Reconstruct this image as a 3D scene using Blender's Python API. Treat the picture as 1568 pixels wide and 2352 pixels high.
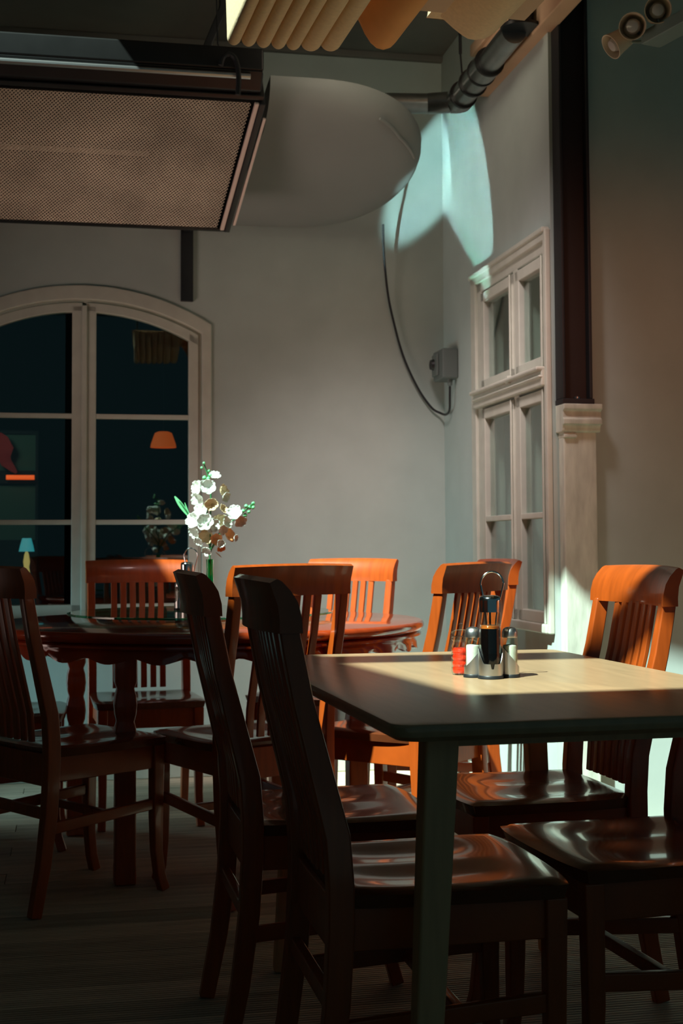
import bpy, bmesh, math, random
from mathutils import Vector, Matrix
random.seed(7)
R = math.radians
sc = bpy.context.scene
for o in list(bpy.data.objects): bpy.data.objects.remove(o)
COL = sc.collection

# ------------------------------------------------------------------ camera
F, PXC, PYC, HC = 3100.0, 784.0, 1095.0, 1.02
TH, RO = math.atan(160/3100), 0.005
fwd = Vector((0, math.cos(TH), math.sin(TH)))
_up = Vector((0, -math.sin(TH), math.cos(TH))); _rt = Vector((1, 0, 0))
rt = (_rt*math.cos(RO) - _up*math.sin(RO)).normalized()
up = (_up*math.cos(RO) + _rt*math.sin(RO)).normalized()
cam_d = bpy.data.cameras.new('camera'); cam = bpy.data.objects.new('camera', cam_d); COL.objects.link(cam)
cam.matrix_world = Matrix(((rt.x, up.x, -fwd.x, 0), (rt.y, up.y, -fwd.y, 0), (rt.z, up.z, -fwd.z, HC), (0, 0, 0, 1)))
cam_d.sensor_fit = 'VERTICAL'; cam_d.sensor_height = 36; cam_d.sensor_width = 24
cam_d.lens = F/2352*36; cam_d.shift_y = -(1176-PYC)/2352
cam_d.clip_start = 0.05
cam_d.dof.use_dof = True; cam_d.dof.focus_distance = 2.78; cam_d.dof.aperture_fstop = 9.0
sc.camera = cam
# ------------------------------------------------------------------ world, sun, lamps, exposure
w = bpy.data.worlds.new('world'); sc.world = w; w.use_nodes = True
w.node_tree.nodes['Background'].inputs[0].default_value = (0.36, 0.86, 1.0, 1)
w.node_tree.nodes['Background'].inputs[1].default_value = 0.055
SUN = Vector((0.53, 0.56, -1.0)).normalized()
def light(name, kind, loc, direction, energy, color):
    d = bpy.data.lights.new(name, kind); o = bpy.data.objects.new(name, d); COL.objects.link(o)
    o.location = loc; o.rotation_euler = Vector(direction).to_track_quat('-Z', 'Y').to_euler()
    d.energy = energy; d.color = color
    return d
sd = light('sun', 'SUN', (-3, -3, 6), SUN, 12.0, (0.80, 1.0, 0.90)); sd.angle = R(0.85)
# area lamps added in place of sun reflected up off the round table
for gx, gy, gs, ge in ((-0.33, 4.95, 0.58, 1.25), (-0.575, 5.21, 0.29, 0.50)):
    gl = light('reflected_sun_fill', 'AREA', (gx, gy, 0.86), (0.53, 0.56, 1.0), ge, (0.62, 1.0, 0.98))
    gl.shape = 'DISK'; gl.size = gs; gl.spread = R(1.5)
# unseen fill lamps added beyond the left edge of the frame
wl = light('side_fill', 'AREA', (-2.15, 4.25, 0.95), (0.86, 0.44, 0.50), 4.8, (1.0, 0.72, 0.62))
wl.shape = 'RECTANGLE'; wl.size = 0.9; wl.size_y = 1.0; wl.spread = R(85)
wl2 = light('low_fill', 'AREA', (-2.0, 5.30, 0.40), (1.0, 0.22, 0.0), 3.2, (0.50, 0.92, 1.0))
wl2.shape = 'RECTANGLE'; wl2.size = 0.4; wl2.size_y = 0.5; wl2.spread = R(95)
up_ = light('ceiling_fill', 'AREA', (0.15, 4.68, 2.95), (0.1, 0.85, 0.45), 2.2, (1.0, 0.82, 0.62)); up_.size = .35  # upward fill added to lift the ceiling and the wall top
# unseen spots added outside the frame to brighten the far walls
def spot(name, loc, target, energy, color, ang, radius=0.25):
    d = light(name, 'SPOT', loc, Vector(target)-Vector(loc), energy, color)
    d.spot_size = R(ang); d.spot_blend = 1.0; d.shadow_soft_size = radius
spot('wall_fill', (0.15, 4.0, 3.0), (0.35, 6.2, 0.30), 196.0, (1.0, 0.80, 0.77), 54, 0.2)
spot('warm_wall_fill', (1.55, 2.5, 2.2), (1.08, 4.9, 1.30), 42.0, (1.0, 0.30, 0.14), 60, 0.2)
vs = sc.view_settings
vs.view_transform = 'Standard'; vs.look = 'None'; vs.gamma = 1; vs.use_curve_mapping = False
vs.exposure = 0.0
sc.cycles.max_bounces = 10; sc.cycles.diffuse_bounces = 6; sc.cycles.glossy_bounces = 5
sc.cycles.transmission_bounces = 8; sc.cycles.transparent_max_bounces = 12
sc.cycles.use_denoising = True
sc.cycles.sample_clamp_indirect = 3.0
sc.cycles.caustics_reflective = False; sc.cycles.caustics_refractive = False

# ------------------------------------------------------------------ materials
def mat(name, col, rough=0.6, metal=0.0, var=0.0, scale=(8, 8, 8), bump=0.0, spec=0.5, coat=0.0, **kw):
    m = bpy.data.materials.new(name); m.use_nodes = True; nt = m.node_tree
    b = nt.nodes['Principled BSDF']
    b.inputs['Base Color'].default_value = (*col, 1); b.inputs['Roughness'].default_value = rough
    b.inputs['Metallic'].default_value = metal; b.inputs['Specular IOR Level'].default_value = spec
    if coat: b.inputs['Coat Weight'].default_value = coat; b.inputs['Coat Roughness'].default_value = 0.08
    for k, v in kw.items(): b.inputs[k.replace('_', ' ')].default_value = v
    tc = nt.nodes.new('ShaderNodeTexCoord'); mp = nt.nodes.new('ShaderNodeMapping'); mp.inputs['Scale'].default_value = scale
    nz = nt.nodes.new('ShaderNodeTexNoise'); nz.inputs['Scale'].default_value = 1.0; nz.inputs['Detail'].default_value = 6
    nt.links.new(tc.outputs['Object'], mp.inputs[0]); nt.links.new(mp.outputs[0], nz.inputs['Vector'])
    if var:
        r = nt.nodes.new('ShaderNodeValToRGB')
        r.color_ramp.elements[0].position = .3; r.color_ramp.elements[1].position = .7
        r.color_ramp.elements[0].color = (*[max(0, c*(1-var)) for c in col], 1)
        r.color_ramp.elements[1].color = (*[min(1, c*(1+var)) for c in col], 1)
        nt.links.new(nz.outputs['Fac'], r.inputs[0]); nt.links.new(r.outputs[0], b.inputs['Base Color'])
    if bump:
        bp = nt.nodes.new('ShaderNodeBump'); bp.inputs['Strength'].default_value = bump; bp.inputs['Distance'].default_value = 0.01
        nt.links.new(nz.outputs['Fac'], bp.inputs['Height']); nt.links.new(bp.outputs[0], b.inputs['Normal'])
    return m
M = {}
M['plaster'] = mat('plaster', (0.455, 0.545, 0.51), 0.9, var=.05, scale=(5, 5, 5), bump=.08, spec=.2)
M['ceiling'] = mat('ceiling_paint', (0.16, 0.16, 0.14), 0.9, var=.06)
M['trim'] = mat('cream_paint', (0.55, 0.58, 0.50), 0.5, var=.06, scale=(14, 14, 14))
M['soffit'] = mat('soffit_paint', (0.58, 0.40, 0.25), 0.6, var=.06)
M['stain'] = mat('stained_plaster', (0.60, 0.66, 0.56), 0.9, var=.18, scale=(30, 30, 7), bump=.3)
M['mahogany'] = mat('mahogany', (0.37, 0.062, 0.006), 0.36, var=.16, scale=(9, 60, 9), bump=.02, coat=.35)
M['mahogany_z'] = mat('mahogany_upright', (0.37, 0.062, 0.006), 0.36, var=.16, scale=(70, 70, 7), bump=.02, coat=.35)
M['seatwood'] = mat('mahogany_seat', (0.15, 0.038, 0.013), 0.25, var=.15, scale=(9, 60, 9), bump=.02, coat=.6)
M['redtable'] = mat('red_lacquer', (0.36, 0.045, 0.010), 0.14, var=.12, scale=(5, 40, 5), coat=.8)
M['oak'] = mat('oak_veneer', (0.44, 0.28, 0.155), 0.30, var=.09, scale=(50, 5, 20), bump=.05, spec=.5)
M['oakleg'] = mat('oak_leg', (0.62, 0.36, 0.18), 0.5, var=.12, scale=(50, 50, 4))
M['iron'] = mat('dark_iron', (0.012, 0.012, 0.013), 0.6, var=.2)
M['redlead'] = mat('red_oxide_paint', (0.010, 0.004, 0.003), 0.6, var=.3)
M['rust'] = mat('mouldy_edge', (0.06, 0.06, 0.03), .9, var=.5, scale=(40, 40, 12))
M['steel'] = mat('galvanised_steel', (0.42, 0.45, 0.45), 0.28, metal=1.0, var=.1, scale=(20, 20, 20))
M['chrome'] = mat('chrome', (0.72, 0.76, 0.78), 0.12, metal=1.0)
M['bulb'] = mat('bulb_glass', (0.45, 0.42, 0.38), 0.15, spec=.9)
M['brushed'] = mat('brushed_steel', (0.62, 0.62, 0.62), 0.32, metal=1.0)
M['hood'] = mat('hood_grey', (0.26, 0.29, 0.28), 0.55, var=.04, scale=(4, 4, 4), spec=.3)
M['grille'] = mat('grille_metal', (0.42, 0.36, 0.27), 0.45, metal=.3, var=.25, scale=(4, 4, 4))
M['black'] = mat('black_plastic', (0.012, 0.014, 0.016), 0.45, var=.1)
M['heater'] = mat('heater_black', (0.02, 0.02, 0.02), 0.35, metal=.4, var=.2)
M['pinktrim'] = mat('pale_metal_strip', (0.75, 0.62, 0.55), 0.5)
M['fabric'] = mat('awning_fabric', (0.80, 0.62, 0.40), 0.85, var=.05, scale=(90, 90, 90), bump=.1, spec=.1)
M['fabric_orange_bounce'] = mat('awning_fabric_orange_bounce', (0.85, 0.42, 0.16), 0.8, var=.06, spec=.15)  # orange of bounced sun on the beige awning, put into the colour
M['deck'] = None
M['beige'] = mat('beige_enamel', (0.62, 0.50, 0.36), 0.5)
M['spotbar'] = mat('lamp_rail_paint', (0.14, 0.20, 0.19), 0.5, var=.1)
M['boxgrey'] = mat('grey_box_plastic', (0.13, 0.16, 0.15), 0.5)
M['curtain'] = mat('curtain_fabric', (0.20, 0.27, 0.25), 0.9, var=.2, scale=(3, 40, .6))
M['petal'] = mat('petal', (0.80, 0.88, 0.80), 0.7, var=.03, Subsurface_Weight=0.0)
M['petal_cream'] = mat('petal_cream', (0.80, 0.66, 0.42), 0.7, var=.08)
M['petal_orange'] = mat('petal_orange', (0.85, 0.40, 0.16), 0.7, var=.08)
M['bud'] = mat('green_bud', (0.16, 0.62, 0.26), 0.6, var=.12)
M['stem'] = mat('green_stem', (0.02, 0.16, 0.05), 0.6, var=.2)
M['liquid'] = mat('soy_sauce', (0.003, 0.002, 0.002), 0.08)
M['amber'] = mat('amber_liquid', (0.60, 0.14, 0.02), 0.1)
M['jam'] = mat('red_jam', (0.90, 0.035, 0.010), 0.25, var=.35, scale=(120, 120, 120), coat=.5)
M['salt'] = mat('white_salt', (0.75, 0.72, 0.62), 0.9, var=.06, scale=(300, 300, 300))
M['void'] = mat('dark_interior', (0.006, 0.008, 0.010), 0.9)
M['dimgreen'] = mat('dim_green_wall', (0.05, 0.09, 0.07), 0.9)
M['redcloth'] = mat('red_cloth', (0.35, 0.01, 0.01), 0.8)
def glass(name, col, rough=0.0, mixg=0.08, tint=1.0):
    # thin clear glass: mostly transparent with a mirror-like coat by angle
    m = bpy.data.materials.new(name); m.use_nodes = True; nt = m.node_tree; nt.nodes.clear()
    out = nt.nodes.new('ShaderNodeOutputMaterial'); mx = nt.nodes.new('ShaderNodeMixShader')
    t = nt.nodes.new('ShaderNodeBsdfTransparent'); t.inputs[0].default_value = (*col, 1)
    g = nt.nodes.new('ShaderNodeBsdfGlossy'); g.inputs['Roughness'].default_value = rough; g.inputs[0].default_value = (1, 1, 1, 1)
    fr = nt.nodes.new('ShaderNodeMath'); fr.operation = 'POWER'; fr.inputs[1].default_value = 4.0
    lw = nt.nodes.new('ShaderNodeLayerWeight'); lw.inputs[0].default_value = .5; nt.links.new(lw.outputs['Facing'], fr.inputs[0])
    ad = nt.nodes.new('ShaderNodeMath'); ad.operation = 'ADD'; ad.inputs[1].default_value = mixg; ad.use_clamp = True
    nt.links.new(fr.outputs[0], ad.inputs[0]); nt.links.new(ad.outputs[0], mx.inputs[0])
    nt.links.new(t.outputs[0], mx.inputs[1]); nt.links.new(g.outputs[0], mx.inputs[2]); nt.links.new(mx.outputs[0], out.inputs[0])
    return m
M['pane'] = glass('window_glass', (0.85, 0.95, 0.93), .02, .06)
M['clear'] = glass('clear_glass', (0.93, 0.96, 0.94), .02, .04)
M['greenglass'] = glass('green_glass', (0.10, 0.75, 0.50), .03, .06)
M['susan'] = glass('turntable_glass', (0.75, 0.92, 0.86), .02, .04)
def emis(name, col, s, base=(0.5, 0.2, 0.1)):
    m = mat(name, base, .7); b = m.node_tree.nodes['Principled BSDF']
    b.inputs['Emission Color'].default_value = (*col, 1); b.inputs['Emission Strength'].default_value = s
    return m
M['lit_orange'] = emis('lit_orange_shade', (0.50, 0.07, 0.005), .55)
M['lit_red'] = emis('lit_red_tube', (0.85, 0.08, 0.008), 1.0)
M['lit_cyan'] = emis('lit_cyan_shade', (0.02, 0.35, 0.40), .6)
M['lit_yellow'] = emis('lit_yellow_stem', (0.5, 0.35, 0.10), .7)
# deck boards: each one picks its own tone
dm = mat('deck_wood', (0.50, 0.42, 0.31), 0.7, var=.22, scale=(3, 30, 30), bump=.15, spec=.3)
nt = dm.node_tree; oi = nt.nodes.new('ShaderNodeObjectInfo'); hs = nt.nodes.new('ShaderNodeHueSaturation'); mr = nt.nodes.new('ShaderNodeMapRange')
mr.inputs['To Min'].default_value = .75; mr.inputs['To Max'].default_value = 1.2
nt.links.new(oi.outputs['Random'], mr.inputs[0]); nt.links.new(mr.outputs[0], hs.inputs['Value'])
b = nt.nodes['Principled BSDF']; src = b.inputs['Base Color'].links[0].from_socket
nt.links.new(src, hs.inputs['Color']); nt.links.new(hs.outputs[0], b.inputs['Base Color'])
M['deck'] = dm

# ------------------------------------------------------------------ helpers
def box(bm, c, s, m=None):
    r = bmesh.ops.create_cube(bm, size=1.0)
    T = Matrix.Translation(c) @ (m or Matrix()) @ Matrix.Diagonal((*s, 1))
    bmesh.ops.transform(bm, matrix=T, verts=r['verts']); return r['verts']
def bx(bm, x0, x1, y0, y1, z0, z1): return box(bm, ((x0+x1)/2, (y0+y1)/2, (z0+z1)/2), (abs(x1-x0), abs(y1-y0), abs(z1-z0)))
def sweep(bm, pts, wid, thk, side=Vector((0, 1, 0))):
    """rectangular bar along pts; wid along side, thk across; wid/thk may be lists"""
    pts = [Vector(p) for p in pts]; rings = []
    for i, p in enumerate(pts):
        t = (pts[min(i+1, len(pts)-1)] - pts[max(i-1, 0)]).normalized()
        n = t.cross(side).normalized(); s = n.cross(t).normalized()
        W = wid[i] if isinstance(wid, (list, tuple)) else wid; T = thk[i] if isinstance(thk, (list, tuple)) else thk
        rings.append([bm.verts.new(p + s*a*W/2 + n*b*T/2) for a, b in ((-1, -1), (1, -1), (1, 1), (-1, 1))])
    for a, b in zip(rings, rings[1:]):
        for k in range(4): bm.faces.new((a[k], a[(k+1) % 4], b[(k+1) % 4], b[k]))
    bm.faces.new(rings[0][::-1]); bm.faces.new(rings[-1])
def tube(bm, pts, r, n=8, closed=False):
    pts = [Vector(p) for p in pts]; rings = []; prev = None
    for i, p in enumerate(pts):
        if closed: t = pts[(i+1) % len(pts)] - pts[i-1]
        else: t = pts[min(i+1, len(pts)-1)] - pts[max(i-1, 0)]
        t.normalize()
        a = prev if prev is not None else (Vector((0, 0, 1)) if abs(t.z) < .9 else Vector((1, 0, 0)))
        s = (a - t*a.dot(t)).normalized(); prev = s; q = t.cross(s)
        rr = r[i] if isinstance(r, (list, tuple)) else r
        rings.append([bm.verts.new(p + (s*math.cos(2*math.pi*k/n) + q*math.sin(2*math.pi*k/n))*rr) for k in range(n)])
    prs = list(zip(rings, rings[1:])) + ([(rings[-1], rings[0])] if closed else [])
    for a, b in prs:
        for k in range(n): bm.faces.new((a[k], a[(k+1) % n], b[(k+1) % n], b[k]))
    if not closed: bm.faces.new(rings[0][::-1]); bm.faces.new(rings[-1])
def lathe(bm, prof, n=32, c=(0, 0, 0), axis=None):
    """prof: list of (r, z); closes at r==0"""
    c = Vector(c); rot = axis.to_track_quat('Z', 'Y').to_matrix() if axis is not None else Matrix.Identity(3)
    rings = []
    for r, z in prof:
        if r < 1e-6: rings.append([bm.verts.new(c + rot @ Vector((0, 0, z)))])
        else: rings.append([bm.verts.new(c + rot @ Vector((r*math.cos(2*math.pi*k/n), r*math.sin(2*math.pi*k/n), z))) for k in range(n)])
    for a, b in zip(rings, rings[1:]):
        for k in range(n):
            k2 = (k+1) % n
            if len(a) == 1 and len(b) == 1: continue
            if len(a) == 1: bm.faces.new((a[0], b[k], b[k2]))
            elif len(b) == 1: bm.faces.new((a[k], a[k2], b[0]))
            else: bm.faces.new((a[k], a[k2], b[k2], b[k]))
def prism(bm, poly, axis_vec, o=None):
    a = [bm.verts.new(Vector(p)) for p in poly]; v = Vector(axis_vec); b = [bm.verts.new(Vector(p) + v) for p in poly]
    n = len(a); bm.faces.new(a); bm.faces.new(b[::-1])
    for i in range(n): bm.faces.new((a[i], b[i], b[(i+1) % n], a[(i+1) % n]))
def obj(name, bm, m, parent=None, bevel=0.0, smooth=False, seg=2, loc=None, rot=None):
    bmesh.ops.recalc_face_normals(bm, faces=bm.faces)
    me = bpy.data.meshes.new(name); bm.to_mesh(me); bm.free(); me.materials.append(m)
    o = bpy.data.objects.new(name, me); COL.objects.link(o); o.parent = parent
    if loc: o.location = loc
    if rot: o.rotation_euler = rot
    if bevel:
        md = o.modifiers.new('bevel', 'BEVEL'); md.width = bevel; md.segments = seg; md.limit_method = 'ANGLE'; md.angle_limit = R(40)
        for p in me.polygons: p.use_smooth = True
        me.set_sharp_from_angle(angle=R(30)) if False else None
        wn = o.modifiers.new('wn', 'WEIGHTED_NORMAL'); wn.keep_sharp = True
    if smooth:
        for p in me.polygons: p.use_smooth = True
        me.set_sharp_from_angle(angle=R(smooth if smooth is not True else 35))
    return o
def BM(): return bmesh.new()
def thing(name, label, cat, loc=(0, 0, 0), rz=0.0, group=None):
    o = bpy.data.objects.new(name, None); COL.objects.link(o); o.location = loc; o.rotation_euler = (0, 0, rz)
    o.empty_display_size = .1
    return tag(o, label, cat, group)
def tag(o, label, cat, group=None):
    o['label'] = label; o['category'] = cat
    if group: o['group'] = group
    return o
def struct(o): o['kind'] = 'structure'; return o
def dup(root, loc, rz, label):
    def cp(o, par):
        c = o.copy(); COL.objects.link(c); c.parent = par
        for ch in list(o.children): cp(ch, c)
        return c
    c = cp(root, None); c.location = loc; c.rotation_euler = (0, 0, rz); c['label'] = label
    return c
def at(px, py, y):
    """world point at depth y seen at photo pixel px,py"""
    d = fwd + rt*((px-PXC)/F) - up*((py-PYC)/F); return Vector((0, 0, HC)) + d*(y/d.y)

# ------------------------------------------------------------------ the room frame: x along the far wall, y into it
RA = R(11.2); K = Vector((0.4831, 6.2999, 0)); RM = Matrix.Translation(K) @ Matrix.Rotation(RA, 4, 'Z')
RI = RM.inverted()
CEIL = 3.335
def room(name, bm, m, **k):
    o = obj(name, bm, m, **k); o.location = K; o.rotation_euler = (0, 0, RA); return o
def roomthing(name, label, cat, loc, group=None, rz=0): return thing(name, label, cat, RM @ Vector(loc), RA + rz, group)
def roomempty(name, loc=(0, 0, 0)):
    o = bpy.data.objects.new(name, None); COL.objects.link(o); o.location = RM @ Vector(loc); o.rotation_euler = (0, 0, RA); return struct(o)

# floor: base slab + grooved deck boards running along the far wall
bm = BM(); bx(bm, -4.2, 3.2, -7.5, 0.0, -.12, -.034); floor = struct(room('floor', bm, M['void']))
bwid = .1265; pitch = .1285
def board_mesh(L):
    bm = BM(); n = 9; prof = [(-bwid/2, -.03), (-bwid/2, -.001)]
    for i in range(n):
        x0 = -bwid/2 + bwid*i/n; d = bwid/n
        prof += [(x0+.12*d, 0), (x0+.72*d, 0), (x0+.80*d, -.0028), (x0+.96*d, -.0028)]
    prof += [(bwid/2, -.001), (bwid/2, -.03)]
    prism(bm, [(-L/2, x, z) for x, z in prof], (L, 0, 0)); bmesh.ops.recalc_face_normals(bm, faces=bm.faces)
    me = bpy.data.meshes.new('board'); bm.to_mesh(me); bm.free(); me.materials.append(M['deck']); return me
bme = {}
for i in range(46):
    y = -.065 - i*pitch
    cut = [(-4.2, 3.2)] if i % 3 == 0 else ([(-4.2, -1.9), (-1.9, 3.2)] if i % 3 == 1 else [(-4.2, .9), (.9, 3.2)])
    for a, c in cut:
        L = round(c-a-.003, 3)
        if L not in bme: bme[L] = board_mesh(L)
        o = bpy.data.objects.new('board', bme[L]); COL.objects.link(o); o.parent = floor; o.location = ((a+c)/2, y, random.uniform(-.001, 0))

# walls
def arc_pts(xc, ztop, half, sag, n=24, x0=None, x1=None):
    Rr = (half**2+sag**2)/(2*sag); zc = ztop-Rr; x0 = xc-half if x0 is None else x0; x1 = xc+half if x1 is None else x1
    return [(x0+(x1-x0)*i/n, zc+math.sqrt(max(0, Rr*Rr-(x0+(x1-x0)*i/n-xc)**2))) for i in range(n+1)]
XC, HW = -1.657, .563
SILL = .70
bm = BM()
arc = arc_pts(XC, 2.19, HW, .16)
bx(bm, -4.2, XC-HW, 0, .25, 0, CEIL); bx(bm, XC+HW, .25, 0, .25, 0, CEIL); bx(bm, XC-HW, XC+HW, 0, .25, 0, SILL)
prism(bm, [(XC-HW, 0, CEIL)] + [(x, 0, z) for x, z in arc] + [(XC+HW, 0, CEIL)], (0, .25, 0))
wall_back = struct(room('wall_back', bm, M['plaster']))
bm = BM()
WY0, WY1, WZ0, WZ1 = -1.435, -.56, .72, 2.14      # opening in the window wall
bx(bm, 0, .25, WY1, 0, 0, CEIL); bx(bm, 0, .25, -1.455, WY0, 0, CEIL)
bx(bm, 0, .25, WY0, WY1, 0, WZ0); bx(bm, 0, .25, WY0, WY1, WZ1, CEIL)
struct(room('wall_right', bm, M['plaster']))
bm = BM(); bx(bm, .25, 3.2, -1.455, -1.2, 0, CEIL); bx(bm, 0.0, .25, -1.456, -1.4551, 0, CEIL)
struct(room('wall_right_return', bm, M['plaster']))
bm = BM(); bx(bm, -4.3, -4.2, -7.5, 0, 0, CEIL); struct(room('wall_left', bm, M['ceiling']))

# ceiling with unseen skylight openings, their outlines shaped to give the sun patches
def hole_world():
    A_ = [(-1.16, 1.00), (-0.45, 1.16), (-0.45, 1.60), (-0.55, 1.66), (-0.70, 1.80), (-1.00, 1.745), (-1.385, 1.69)]
    B_ = [(-1.425, 1.86), (-0.863, 1.96), (-0.70, 1.985), (-0.60, 1.905), (-0.50, 1.87), (-0.10, 1.90), (0.45, 2.0), (0.45, 3.46), (-0.46, 3.43), (-0.50, 3.49), (-0.54, 3.50), (-0.59, 3.45), (-0.68, 3.50), (-0.76, 3.80), (-0.88, 4.20), (-1.10, 4.72), (-1.45, 4.74), (-2.04, 4.25), (-1.78, 2.80)]
    return A_, B_
holes = hole_world()
def slab_holes(z0, z1, outer, hs):
    cu = bpy.data.curves.new('c', 'CURVE'); cu.dimensions = '2D'; cu.fill_mode = 'BOTH'; cu.extrude = (z1-z0)/2
    for poly in [outer]+hs:
        s = cu.splines.new('POLY'); s.points.add(len(poly)-1); s.use_cyclic_u = True
        for p, q in zip(s.points, poly): p.co = (q[0], q[1], 0, 1)
    o = bpy.data.objects.new('t', cu); COL.objects.link(o); dg = bpy.context.evaluated_depsgraph_get()
    me = bpy.data.meshes.new_from_object(o.evaluated_get(dg)); bpy.data.objects.remove(o)
    bm = BM(); bm.from_mesh(me); bmesh.ops.translate(bm, verts=bm.verts, vec=(0, 0, (z0+z1)/2)); return bm
hl = [[tuple((RI @ Vector((x, y, 0)))[:2]) for x, y in h] for h in holes]
bm = slab_holes(CEIL, CEIL+.04, [(-4.3, -7.5), (3.2, -7.5), (3.2, .25), (-4.3, .25)], hl)
ceil = struct(room('ceiling', bm, M['ceiling']))

# wall plate above the window wall, cornice, soffit boards
bm = BM(); bx(bm, -.05, .02, -5.5, -.72, 2.905, 3.10); bx(bm, -.07, .02, -5.5, -.70, 3.08, 3.13)
struct(room('trim_1', bm, M['soffit'], bevel=.006))
bm = BM(); bx(bm, -.30, -.07, -5.5, -1.62, 3.0, 3.14); struct(room('trim_2', bm, M['soffit'], bevel=.006))
bm = BM(); bx(bm, -4.2, 0, -.03, 0, CEIL-.03, CEIL); struct(room('trim_3', bm, M['ceiling'], bevel=.004))
bm = BM(); bx(bm, -4.2, .0, -.018, 0, 0, .09); struct(room('baseboard_back', bm, M['trim'], bevel=.004))
bm = BM(); bx(bm, -.018, 0, -1.455, 0, 0, .09); struct(room('baseboard_right', bm, M['trim'], bevel=.004))

# ------------------------------------------------------------------ arched window (window_1)
w1 = struct(roomempty('window_1'))
def ring(bm, z_out, z_in, hw_out, hw_in, sag_o, sag_i, y0, y1, zb):
    # bent frame: two stiles and an arched head
    o = arc_pts(XC, z_out, hw_out, sag_o); i = arc_pts(XC, z_in, hw_in, sag_i)
    O = [(XC-hw_out, zb)] + o + [(XC+hw_out, zb)]; I = [(XC-hw_in, zb)] + i + [(XC+hw_in, zb)]
    va = [[bm.verts.new((x, y, z)) for x, z in L] for y in (y0, y1) for L in (O, I)]
    n = len(O)
    for k in range(n-1):
        bm.faces.new((va[0][k], va[0][k+1], va[1][k+1], va[1][k])); bm.faces.new((va[2][k], va[3][k], va[3][k+1], va[2][k+1]))
        bm.faces.new((va[0][k], va[2][k], va[2][k+1], va[0][k+1])); bm.faces.new((va[1][k], va[1][k+1], va[3][k+1], va[3][k]))
    for k in (0, n-1): bm.faces.new((va[0][k], va[1][k], va[3][k], va[2][k]))
def sg(hw, R_=1.07): return R_-math.sqrt(R_*R_-hw*hw)
bm = BM(); ring(bm, 2.192, 2.125, .566, .522, .162, .14, -.012, .10, SILL); obj('window_frame', bm, M['trim'], w1, bevel=.006)
bm = BM(); ring(bm, 2.127, 2.112, .524, .508, .141, .135, .010, .09, SILL+.02); obj('frame_rebate', bm, M['trim'], w1, bevel=.004)
def casement(parent, xa, xb, right):
    # half arch casement: stiles, arched head, muntins, pane
    c = obj('casement', casement_bm(xa, xb), M['trim'], parent, bevel=.004)
    for z in (1.133, 1.605):
        bm = BM(); bx(bm, xa+.04, xb-.04, .004, .038, z-.011, z+.011); obj('muntin', bm, M['trim'], c, bevel=.003)
    bm = BM()
    ia = [(x, z) for x, z in arc_pts(XC, 2.095, .52, .14, 24, xa+.03, xb-.03)]
    prism(bm, [(xa+.03, .020, SILL+.05)] + [(x, .020, z) for x, z in ia] + [(xb-.03, .020, SILL+.05)], (0, .004, 0))
    p = obj('pane', bm, M['pane'], c)
    return c, p
def casement_bm(xa, xb):
    bm = BM(); st = .045
    o = arc_pts(XC, 2.114, .52, .14, 20, xa, xb); i = arc_pts(XC, 2.072, .50, .14, 20, xa, xb)
    def seg(pa, pb): prism(bm, [(x, .0, z) for x, z in pa] + [(x, .0, z) for x, z in pb[::-1]], (0, .042, 0))
    seg(o, i)
    for a, b_ in ((xa, xa+st), (xb-st, xb)):
        oo = arc_pts(XC, 2.10, .52, .14, 4, a, b_); prism(bm, [(a, 0, SILL)]+[(x, 0, z) for x, z in oo]+[(b_, 0, SILL)], (0, .042, 0))
    bx(bm, xa, xb, 0, .042, SILL, SILL+.07)
    return bm
cl_, pl_ = casement(w1, XC-.508, XC-.009, False)
cr_, pr_ = casement(w1, XC+.007, XC+.508, True)
bm = BM(); bx(bm, XC-.012, XC+.012, -.012, .0, SILL+.02, 2.10); obj('meeting_bead', bm, M['trim'], w1, bevel=.004)
pl_.rotation_euler = (0, 0, R(-1.6)); pl_.location = (-.045, -.058, 0)
bm = BM(); bx(bm, XC-.60, XC+.60, -.06, .05, SILL-.03, SILL); obj('window_sill', bm, M['trim'], w1, bevel=.006)

# dark dining room behind the arched window
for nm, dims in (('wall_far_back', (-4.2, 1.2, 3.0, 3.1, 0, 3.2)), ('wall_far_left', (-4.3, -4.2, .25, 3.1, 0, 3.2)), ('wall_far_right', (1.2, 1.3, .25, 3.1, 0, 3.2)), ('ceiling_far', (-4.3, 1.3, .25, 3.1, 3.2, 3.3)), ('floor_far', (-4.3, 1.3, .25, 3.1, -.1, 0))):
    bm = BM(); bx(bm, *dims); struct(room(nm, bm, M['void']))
def inroom(px, py, y):      # room-frame point on plane y
    d = fwd + rt*((px-PXC)/F) - up*((py-PYC)/F); o = RI @ Vector((0, 0, HC)); dd = RI.to_3x3() @ d
    return o + dd*((y-o.y)/dd.y)
p = inroom(375, 1028, 1.6)
t = roomthing('pendant_lamp', 'orange dome pendant lamp glowing behind the right half of the arched window', 'lamp', (p.x, p.y, p.z))
bm = BM(); lathe(bm, [(.073, 0), (.070, .02), (.058, .055), (.048, .082), (.030, .09), (0, .092)], 28); obj('lamp_shade', bm, M['lit_orange'], t, smooth=True)
bm = BM(); tube(bm, [(0, 0, .09), (0, 0, 3.2-p.z)], .003, 6); obj('cord', bm, M['black'], t)
ld = light('cabinet_fill', 'AREA', RM @ Vector((-2.25, .75, 1.75)), Vector((-.2, 1, -.35)), 1.6, (0.8, 1.0, 0.8)); ld.size = .2  # unseen lamp added so the cabinet shows in the dark room
a, b_ = inroom(-40, 995, 1.6), inroom(80, 1240, 1.6)
t = roomthing('cabinet', 'dim green framed glass cabinet behind the left half of the arched window', 'cabinet', (b_.x-.5, 1.66, 0))
bm = BM(); bx(bm, -.02, .5, 0, .02, b_.z, a.z); obj('back_panel', bm, M['dimgreen'], t)
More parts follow.
